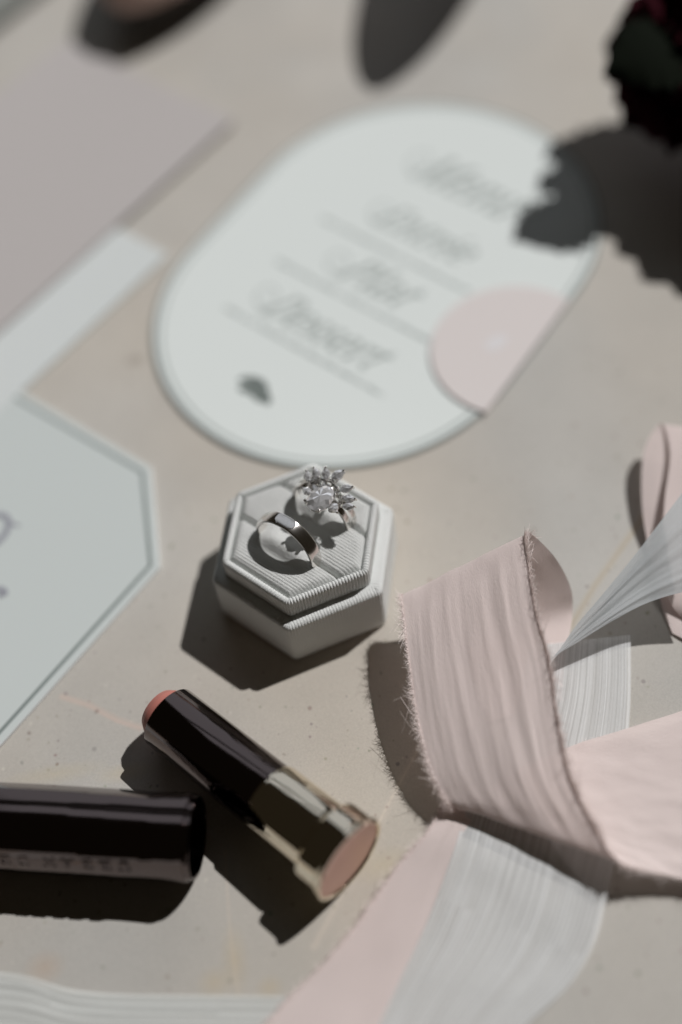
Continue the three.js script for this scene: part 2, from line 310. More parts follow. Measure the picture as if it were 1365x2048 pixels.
function gem(a, b, kind, n = 16) {                       // cut stone, girdle half-axes a, b in mm, length along x
  const out = (k, t, turn = 0) => { const th = (k + turn) / n * 2 * Math.PI, c = Math.cos(th), s = Math.sin(th); let x = c, z = s; if (kind === 'marquise') z = s * (1 - 0.55 * Math.pow(Math.abs(c), 1.6)) ; if (kind === 'pear') z = s * (c > 0 ? 1 - 0.75 * Math.pow(c, 1.4) : 1); return [x * a * t, z * b * t]; };
  const w = b, P = [], tri = (A, B, C) => P.push(...A, ...B, ...C), pt = (k, t, y, turn) => { const q = out(k, t, turn); return [q[0], y * w, q[1]]; };
  for (let k = 0; k < n; k++) {
    const t0 = pt(k, 0.52, 0.42), t1 = pt(k + 1, 0.52, 0.42), s0 = pt(k, 0.79, 0.25, 0.5), s1 = pt(k + 1, 0.79, 0.25, 0.5), g0 = pt(k, 1, 0.03), g1 = pt(k + 1, 1, 0.03), d0 = pt(k, 1, -0.03), d1 = pt(k + 1, 1, -0.03), m0 = pt(k, 0.55, -0.42, 0.5), m1 = pt(k + 1, 0.55, -0.42, 0.5), cu = [0, -0.86 * w, 0];
    tri([0, 0.42 * w, 0], t1, t0); tri(t0, t1, s0); tri(t1, s1, s0); tri(s0, g1, g0); tri(s0, s1, g1); tri(g0, g1, d0); tri(g1, d1, d0); tri(d0, d1, m0); tri(d1, m1, m0); tri(m0, m1, cu);
  }
  const g = new THREE.BufferGeometry(); g.setAttribute('position', new THREE.Float32BufferAttribute(P.map((v) => v * MM), 3));
  const idx = []; for (let i = 0; i < P.length / 3; i++) idx.push(i); g.setIndex(idx);
  const uv = new Float32Array(P.length / 3 * 2); g.setAttribute('uv', new THREE.BufferAttribute(uv, 2));
  const q = g.toNonIndexed(), qp = q.attributes.position; for (let i = 0; i < qp.count; i++) { const k = Math.round(qp.getX(i) * 1e6) * 3 + Math.round(qp.getZ(i) * 1e6) * 7; qp.setY(i, qp.getY(i) + (hash(k, 1) - 0.5) * 0.22 * w * MM); } q.computeVertexNormals(); return q;
}
const diamond = new THREE.MeshPhysicalMaterial({ color: lin(0.95, 0.96, 0.98), metalness: 0.58, roughness: 0.02, ior: 2.2, clearcoat: 1, clearcoatRoughness: 0 });
function rod(a, b, r0, r1) {                             // tapered claw between two points
  const d = b.clone().sub(a), g = new THREE.CylinderGeometry(r1, r0, d.length(), 8, 1); g.translate(0, d.length() / 2, 0); g.applyQuaternion(new THREE.Quaternion().setFromUnitVectors(new THREE.Vector3(0, 1, 0), d.normalize())); g.translate(a.x, a.y, a.z); return g;
}
const bead = (p, r) => { const g = new THREE.SphereGeometry(r, 12, 10); g.translate(p.x, p.y, p.z); return g; };
const noIdx = (list) => mergeGeometries(list.map((g) => { const q = g.index ? g.toNonIndexed() : g; for (const k of Object.keys(q.attributes)) if (!['position', 'normal', 'uv'].includes(k)) q.deleteAttribute(k); return q; }));
function stone(parent, outer, inner, halfW, kind, up, base, name = 'side_stone') {   // outer, inner: tips in the box's axes (metres)
  const a = V(outer), b = V(inner), c = a.clone().add(b).multiplyScalar(0.5), len = a.distanceTo(b) / 2;
  const X = kind === 'pear' ? b.clone().sub(a).normalize().negate() : a.clone().sub(b).normalize(), Z = new THREE.Vector3().crossVectors(X, up).normalize(), Y = new THREE.Vector3().crossVectors(Z, X).normalize();
  const g = gem(len / MM, halfW, kind); g.applyMatrix4(new THREE.Matrix4().makeBasis(X, Y, Z).setPosition(c));
  const s = put(name, g, diamond, parent);
  // its claws: a bead at each tip, a rod down to the shank, a thin seat under the girdle
  const parts = [], dn = Y.clone().multiplyScalar(-halfW * 0.9 * MM), foot = c.clone().lerp(V(base), 0.55).addScaledVector(Y, -1.6 * MM);
  for (const t of [a, b]) { const tip = t.clone().addScaledVector(Y, 0.12 * MM); parts.push(bead(tip, 0.36 * MM), rod(t.clone().add(dn), tip, 0.2 * MM, 0.3 * MM), rod(foot, t.clone().add(dn), 0.28 * MM, 0.2 * MM)); }
  const cup = gem(len / MM * 0.98, halfW * 0.96, kind); const cp = cup.attributes.position; for (let i = 0; i < cp.count; i++) if (cp.getY(i) > -0.0001 * halfW) cp.setY(i, -0.00012 * halfW); cup.scale(0.9, 1.05, 0.9); cup.computeVertexNormals(); cup.applyMatrix4(new THREE.Matrix4().makeBasis(X, Y, Z).setPosition(c.clone().addScaledVector(Y, -0.55 * halfW * MM)));
  parts.push(cup);
  put('claw', noIdx(parts), silverProng, s);
  return s;
}
{
  const up = new THREE.Vector3(0.05, 0.95, 0.3).normalize();
  // the crown-shaped band: a shank and a fan of pointed stones
  const crown = grp('crown_ring', [0, 0, 0], boxTurn);
  tag(crown, 'silver ring with a crown of marquise stones fanned behind the oval one', 'ring');
  const sh = bandGeo(10.1, 1.7, 1.3, 0.4); sh.translate(0.0010, 0.0258, -0.0108); put('shank', sh, silver, crown);
  const base = [0.003, 0.0352, -0.0105];
  stone(crown, [-0.00452, 0.0375, -0.01062], [-0.0022, 0.0362, -0.00847], 1.15, 'marquise', up, base);
  stone(crown, [-0.00321, 0.0382, -0.0122], [-0.00071, 0.0365, -0.01082], 1.2, 'marquise', up, base);
  stone(crown, [-0.00044, 0.0385, -0.01402], [0.0013, 0.0366, -0.0117], 1.2, 'marquise', up, base);
  stone(crown, [0.00435, 0.0385, -0.01595], [0.00248, 0.0368, -0.01233], 1.5, 'marquise', up, base);
  stone(crown, [0.0093, 0.0378, -0.01333], [0.00611, 0.0366, -0.01098], 1.25, 'marquise', up, base);
  stone(crown, [0.01195, 0.0372, -0.0109], [0.0083, 0.0362, -0.00964], 1.2, 'marquise', up, base);
  stone(crown, [0.01288, 0.0364, -0.00926], [0.00951, 0.0354, -0.00797], 1.15, 'marquise', up, base);
  // small beads between the stones and the gallery wire that carries them
  const arc = new THREE.CatmullRomCurve3([[-0.00121, 0.035, -0.00635], [-0.00263, 0.0354, -0.00886], [-0.00119, 0.0356, -0.01127], [0.00078, 0.0357, -0.01211], [0.00271, 0.0358, -0.01233], [0.00581, 0.0356, -0.01121], [0.00779, 0.0352, -0.00992], [0.00905, 0.0345, -0.0082]].map(V));
  const parts = [new THREE.TubeGeometry(arc, 60, 0.00045, 8)];
  for (const p of [[-0.00208, 0.0372, -0.0085], [0.00128, 0.0374, -0.01001], [-0.00011, 0.0372, -0.01084], [0.00636, 0.0372, -0.00965], [0.00739, 0.0371, -0.00985], [0.00579, 0.0372, -0.01125], [0.00368, 0.0374, -0.01223]]) parts.push(bead(V(p), 0.42 * MM));
  for (const t of [0, 0.14, 0.3, 0.45, 0.6, 0.75, 0.9, 1]) { const p = arc.getPoint(t); parts.push(rod(new THREE.Vector3(lerp(p.x, 0.001, 0.4), 0.0332, -0.0108), p, 0.0005, 0.0004)); }
  put('gallery', noIdx(parts), silverProng, crown);
  // the solitaire
  const sol = grp('solitaire_ring', [0, 0, 0], boxTurn);
  tag(sol, 'silver engagement ring with one large oval diamond facing up', 'ring');
  const s2 = bandGeo(10.0, 1.8, 1.3, 0.4); s2.translate(0.0010, 0.0258, -0.0084); put('shank', s2, silver, sol);
  const c = V([0.00441, 0.0378, -0.00547]), e = V([0.00462, 0.0378, -0.00956]), X = e.clone().sub(c).setY(0).normalize(), Z = new THREE.Vector3().crossVectors(X, up).normalize(), Y = new THREE.Vector3().crossVectors(Z, X).normalize();
  const g = gem(4.4, 3.3, 'oval', 16); const M = new THREE.Matrix4().makeBasis(X, Y, Z).setPosition(c); g.applyMatrix4(M);
  const st = put('oval_stone', g, diamond, sol);
  const cl = []; const inv = (x, y, z) => new THREE.Vector3(x * MM, y * MM, z * MM).applyMatrix4(M);
  for (const [sx, sz] of [[1, 1], [1, -1], [-1, 1], [-1, -1]]) { const tip = inv(3.25 * sx, 0.55, 2.5 * sz), mid = inv(3.2 * sx, -0.6, 2.45 * sz); cl.push(bead(tip, 0.5 * MM), rod(mid, tip, 0.36 * MM, 0.4 * MM), rod(inv(1.2 * sx, -3.6, 0.9 * sz), mid, 0.45 * MM, 0.36 * MM)); }
  const pts = []; for (let i = 0; i <= 40; i++) { const a = i / 40 * 2 * Math.PI; pts.push(inv(3.5 * Math.cos(a), -1.2, 2.6 * Math.sin(a))); }
  cl.push(new THREE.TubeGeometry(new THREE.CatmullRomCurve3(pts.slice(0, -1), true), 60, 0.0004, 8, true));
  put('claw', noIdx(cl), silverProng, st);
  const sb = [0.001, 0.0350, -0.0084];
  stone(sol, [-0.00253, 0.0362, -0.00605], [0.00054, 0.0358, -0.00628], 1.2, 'marquise', up, sb);
  stone(sol, [0.00984, 0.0356, -0.00549], [0.00713, 0.0364, -0.00613], 1.6, 'pear', up, sb);
}

// ---------- lipstick and cap ----------
function along(name, a, b) { const g = grp(name, a); g.quaternion.setFromUnitVectors(new THREE.Vector3(0, 1, 0), V(b).sub(V(a)).normalize()); return g; }
const loops = (pts) => { const o = []; pts.forEach((p, i) => { const q = pts[i + 1]; o.push(p); if (q) { const l = Math.hypot(q[0] - p[0], q[1] - p[1]); if (l > 2) for (const t of [0.12 / l, 0.3 / l, 1 - 0.3 / l, 1 - 0.12 / l]) o.push([lerp(p[0], q[0], t), lerp(p[1], q[1], t)]); } }); return o; };
const lathe = (pts0, seg = 128, pts = loops(pts0)) => toCreasedNormals(new THREE.LatheGeometry(pts.map((p) => new THREE.Vector2(p[0] * MM, p[1] * MM)), seg), 0.5);
const lacquer = new THREE.MeshPhysicalMaterial({ color: lin(0.012, 0.008, 0.008), roughness: 0.12, specularIntensity: 1, ior: 1.9, clearcoat: 1, clearcoatRoughness: 0.05 });
const gunmetal = new THREE.MeshPhysicalMaterial({ color: lin(0.145, 0.118, 0.115), metalness: 1, roughness: 0.08 });
const gold = new THREE.MeshPhysicalMaterial({ color: lin(0.86, 0.78, 0.64), metalness: 1, roughness: 0.06 });
{
  const A = [-0.04288, 0.0092, 0.0415], B = [-0.00016, 0.0119, 0.09002];
  const g = along('lipstick', A, B);
  tag(g, 'uncapped lipstick lying on its side, dark sleeve and pale gold base', 'lipstick');
  const len = V(A).distanceTo(V(B)) / MM, y1 = len * 0.575, y2 = len * 0.868;
  put('sleeve', lathe([[7.6, 2.5], [8.3, 0.15], [8.6, 0], [8.9, 0.2], [9.0, 0.6], [9.0, y1 + 0.3], [7, y1 + 0.5]]), gunmetal, g);
  put('sleeve_lining', lathe([[7.6, 2.6], [7.6, 14], [0, 14]]), gold, g);
  const bl = lathe([[0, 14], [7.3, 14], [7.3, 2], [7.25, -0.8], [6.95, -2.3], [6.0, -3.9], [3.8, -5.1], [0, -5.5]], 64);
  const bp = bl.attributes.position; for (let i = 0; i < bp.count; i++) { const y = bp.getY(i); if (y < 0.002) bp.setY(i, y + (bp.getX(i) * 0.0 + bp.getZ(i) * 0.0)); }
  bl.computeVertexNormals();
  put('bullet', bl, new THREE.MeshPhysicalMaterial({ color: lin(0.47, 0.18, 0.145), roughness: 0.42, specularIntensity: 0.5 }), g);
  put('gold_barrel', lathe([[7.6, y1 - 0.2], [8.9, y1], [9.25, y1 + 0.15], [9.55, y1 + 0.7], [9.6, y1 + 1.2], [9.6, y2 - 1.6], [9.3, y2 - 0.8], [8.9, y2 - 0.4], [8.9, y2 + 0.2]]), gold, g);
  put('flange', lathe([[8.9, y2 - 0.1], [9.2, y2], [10.9, y2 + 0.15], [11.3, y2 + 0.5], [11.4, y2 + 1.1], [11.35, len - 2.4], [11.5, len - 1.6], [11.85, len - 1.0], [11.9, len - 0.5], [11.75, len - 0.1], [11.4, len], [10.9, len - 0.1], [10.7, len - 0.4], [10.7, len - 0.9]]), gold, g);
  put('base_disc', lathe([[10.7, len - 0.55], [9.5, len - 0.5], [0, len - 0.45]], 96), new THREE.MeshPhysicalMaterial({ color: lin(0.62, 0.40, 0.345), metalness: 0.85, roughness: 0.32 }), g);
}
{
  const A = [-0.03859, 0.0111, 0.07692], D = V([-0.08795, 0.0111, 0.06517]).sub(V(A)).normalize();
  const B = V(A).addScaledVector(D, 0.07).toArray();
  const g = along('lipstick_cover', A, B);
  tag(g, 'dark glossy lipstick cap with raised capital letters along its lower side', 'lipstick cap');
  const pr = [[9.6, 6], [9.6, 0.2], [9.9, -0.9], [10.2, -1.2], [10.45, -1.0], [10.5, -0.5], [10.5, 0.15], [10.8, 0.2], [11.0, 0.45], [11.05, 1.0]];
  for (let i = 1; i <= 40; i++) { const y = 1 + i * 1.55; pr.push([11.05 - 0.28 * Math.exp(-Math.pow((y - 9) / 7, 2)) + 0.05 * Math.sin(y / 5), y]); }
  pr.push([10.6, 63.4], [9, 63.8], [0, 63.9]);
  put('cap_shell', lathe(pr, 160), gunmetal, g);
  put('cap_lining', lathe([[9.6, 5.9], [9.6, 30], [0, 30]]), new THREE.MeshStandardMaterial({ color: lin(0.01, 0.008, 0.008), roughness: 0.6 }), g);
  const font = await new FontLoader().loadAsync('fonts/droid/droid_serif_bold.typeface.json');
  // raised letters bent round the cap; they read from the open end, upside down in the picture
  const word = 'URBAN DECAY', list = []; let pos = 0;
  const inv = g.quaternion.clone().invert(), upL = new THREE.Vector3(0, 1, 0).applyQuaternion(inv), sideW = new THREE.Vector3(0, 1, 0).cross(D), sideL = sideW.clone().applyQuaternion(inv);  // local axes of "up" and "towards the viewer"
  if (sideW.z < 0) sideL.negate();
  const ang0 = degToRad(67), pitch = 4.75, size = 2.9;
  for (const ch of word) {
    if (ch !== ' ') {
      const t = new TextGeometry(ch, { font, size: size * MM, depth: 0.42 * MM, curveSegments: 3, bevelEnabled: false });
      t.computeBoundingBox(); const w = t.boundingBox.max.x, p = t.attributes.position;
      for (let i = 0; i < p.count; i++) {
        const lx = (13.4 + pos) * MM + (p.getX(i) * 1.15 - w * 0.0), ly = p.getY(i) - size * MM / 2, rad = 0.01088 + p.getZ(i), a = ang0 + ly / 0.011;
        p.setXYZ(i, upL.x * Math.cos(a) * rad + sideL.x * Math.sin(a) * rad, lx, upL.z * Math.cos(a) * rad + sideL.z * Math.sin(a) * rad);
      }
      const q = t.toNonIndexed(); q.computeVertexNormals(); q.deleteAttribute('uv'); list.push(q);
      pos += pitch;
    } else pos += 2.2;
  }
  put('raised_lettering', mergeGeometries(list), gunmetal, g);
}

// ---------- ribbons ----------
const weave = dataTex(256, 256, (x, y) => 128 + 40 * Math.sin((x + y) / 256 * 2 * Math.PI * 32) + 60 * (hash(x, y) - 0.5) + 150 * (vnoise(x / 4, y / 16) - 0.5));
function silkMat(color, opt = {}) {
  const b = weave.clone(); b.repeat.set(5, 5); b.needsUpdate = true;
  return new THREE.MeshPhysicalMaterial({ color, roughness: 0.72, specularIntensity: 0.4, sheen: 0.25, sheenRoughness: 0.35, sheenColor: lin(1, 0.9, 0.88), transmission: 0.16, thickness: 0, side: THREE.DoubleSide, bumpMap: b, bumpScale: 0.00006, ...opt });
}
const blush = silkMat(lin(0.84, 0.735, 0.705));
const blushThread = new THREE.MeshPhysicalMaterial({ color: lin(0.92, 0.83, 0.80), roughness: 0.8, transmission: 0.25, thickness: 0, side: THREE.DoubleSide });
const stripes = dataTex(512, 64, (x, y) => { const v = 0.60 + 0.20 * (fbm(x / 5, y / 90 + 3, 3) - 0.5) * 2 + 0.16 * (hash(x, 7) - 0.5) + 0.06 * Math.sin(x / 512 * 2 * Math.PI * 34) + 0.1 * (hash(x, y) - 0.5); return clamp(v, 0.25, 1) * 255; });
function sheerMat(color, opacity, plain) {
  if (plain) return new THREE.MeshPhysicalMaterial({ color, roughness: 0.7, specularIntensity: 0.4, transparent: true, opacity, side: THREE.DoubleSide, bumpMap: velvetBump, bumpScale: 0.00008 });
  return new THREE.MeshPhysicalMaterial({ color, roughness: 0.6, specularIntensity: 0.6, sheen: 0.4, sheenRoughness: 0.4, sheenColor: lin(1, 1, 1), transparent: true, opacity, alphaMap: stripes, side: THREE.DoubleSide, bumpMap: stripes, bumpScale: 0.00004 });
}
// rows: pairs [left edge point, right edge point] down the length
function ribbonSurf(rows, offset) {
  const L = new THREE.CatmullRomCurve3(rows.map((r) => V(r[0])), false, 'centripetal'), R = new THREE.CatmullRomCurve3(rows.map((r) => V(r[1])), false, 'centripetal');
  const len = (L.getLength() + R.getLength()) / 2;
  const base = (u, v) => { const l = L.getPoint(v), r = R.getPoint(v); return l.lerp(r, u); };
  const nrm = (u, v) => { const e = 0.004, v0 = Math.max(0, v - e), v1 = Math.min(1, v + e); const a = base(u, v1).sub(base(u, v0)), b = base(1, v).sub(base(0, v)); return b.cross(a).normalize(); };
  const at = (u, v) => { const p = base(u, v); if (offset) p.addScaledVector(nrm(u, v), offset(u, v)); return p; };
  return { L, R, len, at, nrm, width: V(rows[0][0]).distanceTo(V(rows[0][1])) };
}
function ribbon(name, rows, nu, nv, mat, parent, offset, uScale = 1) {
  const s = ribbonSurf(rows, offset);
  const m = put(name, grid(nu, nv, s.at, (u, v) => [u * 0.04 * uScale, v * s.len * uScale]), mat, parent);
  m.surf = s;
  return m;
}
function fray(surf, edge, v0, v1, count, lmin, lmax, mat, parent, lift = 0.3, wr = 0.00006, nb = 0) {   // loose threads along one edge
  const P = [], idx = [];
  for (let k = 0; k < count; k++) {
    const v = lerp(v0, v1, rnd()), clump = vnoise(v * 90 + edge * 31, 5), o = edge ? 1 : 0, p = surf.at(o, v), q = surf.at(edge ? 0.93 : 0.07, v), n = surf.nrm(o, v), tan = surf.at(o, Math.min(1, v + 0.004)).sub(surf.at(o, Math.max(0, v - 0.004))).normalize();
    const out = p.clone().sub(q).normalize(), len = (lerp(lmin, lmax, Math.pow(rnd(), 2)) * (0.4 + clump * 1.0)) * (rnd() < 0.03 ? 1.9 : 1), d = out.clone().addScaledVector(tan, rr(-1.4, 0.9)).addScaledVector(n, nb + rr(-lift, lift)).normalize(), curl = tan.clone().multiplyScalar(rr(-1.2, 1.2)).addScaledVector(n, rr(-0.6, 0.5));
    const w = rr(0.6, 1.4) * wr, S = 5, b0 = P.length / 3, roll = rr(-0.7, 0.7);
    const sd = new THREE.Vector3().crossVectors(d, n).normalize(), side = sd.clone().multiplyScalar(Math.cos(roll)).addScaledVector(n, Math.sin(roll)).multiplyScalar(w);
    for (let i = 0; i <= S; i++) {
      const t = i / S, c = p.clone().addScaledVector(out, -0.0006).addScaledVector(n, -0.0002).addScaledVector(d, len * t).addScaledVector(curl, len * t * t * 0.7), f = 1 - 0.5 * t;
      c.y = Math.max(c.y, 0.0003);
      for (const a of [1, -1]) P.push(c.x + side.x * a * f, c.y + side.y * a * f, c.z + side.z * a * f);
      if (i < S) { const a = b0 + i * 2; idx.push(a, a + 1, a + 2, a + 1, a + 3, a + 2); }
    }
  }
  const g = new THREE.BufferGeometry(); g.setAttribute('position', new THREE.Float32BufferAttribute(P, 3)); g.setIndex(idx); g.computeVertexNormals();
  g.setAttribute('uv', new THREE.Float32BufferAttribute(new Float32Array(P.length / 3 * 2), 2));
  const m = put('frayed_edge', g, mat, parent); m.userData.kind = 'stuff'; return m;
}
{ // the big blush loop
  const rows = [
    [[0.03058, 0.0009, 0.05644], [0.06207, 0.0009, 0.05186]],
    [[0.02899, 0.0009, 0.04264], [0.06609, 0.0009, 0.0388]],
    [[0.02856, 0.0012, 0.03339], [0.07091, 0.0016, 0.02654]],
    [[0.02734, 0.0035, 0.02726], [0.07111, 0.0075, 0.02271]],
    [[0.02576, 0.0095, 0.02184], [0.06697, 0.0185, 0.01757]],
    [[0.02431, 0.0145, 0.01966], [0.06025, 0.0268, 0.01408]],
    [[0.02342, 0.0165, 0.02826], [0.05884, 0.0275, 0.02293]],
    [[0.02255, 0.0155, 0.04285], [0.05777, 0.0255, 0.03702]],
    [[0.02227, 0.013, 0.05622], [0.0583, 0.0225, 0.04961]],
    [[0.02327, 0.01, 0.06778], [0.05723, 0.019, 0.06552]],
    [[0.02491, 0.008, 0.07413], [0.05719, 0.016, 0.07922]],
    [[0.02671, 0.0066, 0.07743], [0.06017, 0.0135, 0.09125]],
    [[0.02809, 0.005, 0.07812], [0.06389, 0.0108, 0.10073]],
    [[0.03092, 0.0034, 0.07606], [0.06845, 0.008, 0.10255]],
    [[0.04224, 0.0032, 0.07176], [0.07493, 0.0062, 0.1043]],
    [[0.05917, 0.0036, 0.06666], [0.08286, 0.005, 0.10726]],
    [[0.07559, 0.004, 0.06439], [0.09372, 0.0045, 0.11219]],
    [[0.09925, 0.004, 0.0606], [0.10832, 0.0045, 0.11957]],
  ];
  const fold = (u, v) => {
    const w = smoothstep(v, 0.3, 0.4) * (1 - smoothstep(v, 0.62, 0.72)), c = (u0, s, a) => a * Math.exp(-Math.pow((u - u0 - 0.05 * (v - 0.45)) / s, 2));
    const lo = (fbm(u * 5, v * 7 + 2, 2) - 0.5) * 0.0007;
    return lo + w * (c(0.62, 0.03, -0.00014) + c(0.70, 0.03, 0.00014) + c(0.78, 0.025, -0.00018) + c(0.86, 0.03, 0.00013) + c(0.22, 0.03, -0.00014) + c(0.35, 0.03, -0.00016) + c(0.45, 0.05, 0.00016)) + (fbm(u * 16 + 3 * v, v * 9 + 11, 3) - 0.5) * 0.0004 * w + (fbm(u * 9, v * 34, 2) - 0.5) * 0.0007 * (1 - w) * smoothstep(v, 0.7, 0.8);
  };
  const g = grp('blush_ribbon'); tag(g, 'wide blush silk ribbon looped over itself with frayed edges, right of the ring box', 'ribbon');
  const r = ribbon('silk', rows, 110, 260, blush, g, fold, 25);
  fray(r.surf, 0, 0.26, 0.72, 2300, 0.0005, 0.0026, blushThread, g, 0.6);
  fray(r.surf, 1, 0.27, 1.0, 2800, 0.0005, 0.0028, blushThread, g, 0.5, 0.00006, -0.2);
  fray(r.surf, 1, 0.29, 0.66, 700, 0.0012, 0.0034, blushThread, g, 0.5, 0.00006, -1.0);
  fray(r.surf, 0, 0.8, 1.0, 260, 0.0004, 0.0014, blushThread, g);
}
{ // the blush tail running out at the bottom
  const rows = [
    [[0.02889, 0.001, 0.06913], [0.04047, 0.001, 0.07401]],
    [[0.02487, 0.0022, 0.07615], [0.03184, 0.0024, 0.08128]],
    [[0.01925, 0.003, 0.08307], [0.02683, 0.003, 0.08732]],
    [[0.01101, 0.0024, 0.08989], [0.02201, 0.0022, 0.09535]],
    [[-0.00063, 0.0014, 0.10167], [0.01479, 0.0014, 0.10676]],
    [[-0.01034, 0.001, 0.11019], [0.00776, 0.001, 0.1168]],
    [[-0.02048, 0.001, 0.11752], [0.00145, 0.001, 0.12578]],
    [[-0.03184, 0.001, 0.12731], [-0.00548, 0.001, 0.13602]],
  ];
  const g = grp('blush_ribbon_tail'); tag(g, 'flat blush ribbon end with a frayed left edge at the bottom centre', 'ribbon');
  const r = ribbon('silk', rows, 40, 120, blush, g, (u, v) => (fbm(u * 3, v * 5 + 8, 2) - 0.5) * 0.0006, 25);
  fray(r.surf, 0, 0.12, 1, 1300, 0.0005, 0.0022, blushThread, g);
}
{ // the sheer white ribbon under the loop
  const rows = [
    [[0.05711, 0.0012, 0.03409], [0.0848, 0.0012, 0.03623]],
    [[0.05084, 0.0018, 0.05021], [0.07968, 0.0018, 0.05558]],
    [[0.03987, 0.002, 0.06729], [0.07239, 0.002, 0.07737]],
    [[0.03131, 0.0022, 0.07729], [0.0663, 0.0022, 0.09391]],
    [[0.02644, 0.0034, 0.0874], [0.06013, 0.002, 0.10689]],
    [[0.02151, 0.0026, 0.09604], [0.05455, 0.0018, 0.11698]],
    [[0.01448, 0.0018, 0.1072], [0.04677, 0.0016, 0.12516]],
    [[0.00737, 0.0014, 0.11709], [0.03562, 0.0016, 0.13203]],
    [[-0.00232, 0.0014, 0.13099], [0.02205, 0.0014, 0.14047]],
  ];
  const g = grp('sheer_ribbon'); tag(g, 'sheer white striped ribbon lying flat under the blush loop', 'ribbon');
  ribbon('gauze', rows, 90, 160, sheerMat(lin(0.80, 0.82, 0.82), 1), g, (u, v) => (fbm(u * 4 + 3, v * 6, 2) - 0.5) * 0.0011, 25);
}
{ // the grey gauze band that twists away to the right
  const rows = [
    [[0.05843, 0.006, 0.04315], [0.05858, 0.0058, 0.04429]],
    [[0.06255, 0.007, 0.04108], [0.06241, 0.007, 0.04167]],
    [[0.06896, 0.0095, 0.03545], [0.06939, 0.009, 0.03946]],
    [[0.07788, 0.013, 0.02894], [0.07883, 0.0115, 0.03645]],
    [[0.08865, 0.017, 0.02062], [0.08825, 0.013, 0.03382]],
    [[0.09717, 0.02, 0.01358], [0.09644, 0.0145, 0.03315]],
    [[0.11157, 0.023, 0.0008], [0.10698, 0.016, 0.03359]],
  ];
  const g = grp('grey_gauze_ribbon'); tag(g, 'pale grey gauze ribbon narrowing to a twist beside the blush loop', 'ribbon');
  ribbon('gauze', rows, 50, 90, sheerMat(lin(0.60, 0.635, 0.645), 0.86, true), g, (u, v) => smoothstep(v, 0.1, 0.5) * 0.45 * (0.0011 * Math.exp(-Math.pow((u - 0.3) / 0.06, 2)) - 0.0009 * Math.exp(-Math.pow((u - 0.62) / 0.07, 2)) + 0.0008 * Math.exp(-Math.pow((u - 0.84) / 0.04, 2)) + (fbm(u * 16, v * 4 + 4, 3) - 0.5) * 0.0012), 25);
}
{ // the striped white ribbon along the bottom edge
  const rows = [
    [[-0.10611, 0.001, 0.09617], [-0.10538, 0.001, 0.12015]],
    [[-0.09075, 0.0014, 0.09931], [-0.09069, 0.0012, 0.12367]],
    [[-0.08285, 0.0018, 0.10195], [-0.08321, 0.0012, 0.12542]],
    [[-0.07452, 0.0014, 0.1059], [-0.07505, 0.0012, 0.12727]],
    [[-0.06476, 0.001, 0.10861], [-0.06555, 0.001, 0.12874]],
    [[-0.04154, 0.0008, 0.11284], [-0.04317, 0.0008, 0.13335]],
    [[-0.01504, 0.0006, 0.1176], [-0.01766, 0.0006, 0.13844]],
    [[0.0016, 0.0006, 0.12079], [-0.00171, 0.0006, 0.14205]],
  ];
  const g = grp('striped_white_ribbon'); tag(g, 'white gauze ribbon lying along the bottom left edge', 'ribbon');
  ribbon('gauze', rows, 70, 120, sheerMat(lin(0.72, 0.75, 0.73), 1), g, (u, v) => 0.00009 * Math.sin(u * 60 + Math.sin(v * 8)) + (fbm(u * 6, v * 3, 2) - 0.5) * 0.0005, 25);
}
{ // the second blush coil at the right edge
  const rows = [
    [[0.09604, 0.001, 0.03748], [0.1104, 0.001, 0.05189]],
    [[0.0955, 0.001, 0.02935], [0.11134, 0.001, 0.04435]],
    [[0.09644, 0.0018, 0.01252], [0.11539, 0.0022, 0.02823]],
    [[0.0982, 0.0054, -0.00394], [0.11837, 0.0058, 0.01437]],
    [[0.10354, 0.0086, -0.0206], [0.12638, 0.009, -0.00632]],
    [[0.10937, 0.0101, -0.02612], [0.13305, 0.0104, -0.0167]],
    [[0.10927, 0.0104, -0.01618], [0.13241, 0.0108, -0.00554]],
    [[0.10356, 0.009, -0.00034], [0.12718, 0.0094, 0.01171]],
    [[0.09854, 0.0068, 0.01611], [0.1226, 0.0068, 0.02753]],
    [[0.09721, 0.0036, 0.02876], [0.1184, 0.0036, 0.04245]],
    [[0.10044, 0.0011, 0.0352], [0.11853, 0.0011, 0.05195]],
  ];
  const g = grp('blush_ribbon_coil'); tag(g, 'blurred blush ribbon coil cut off by the right edge', 'ribbon');
  ribbon('silk', rows, 50, 140, blush, g, (u, v) => (fbm(u * 3, v * 5, 2) - 0.5) * 0.0006, 25);
}

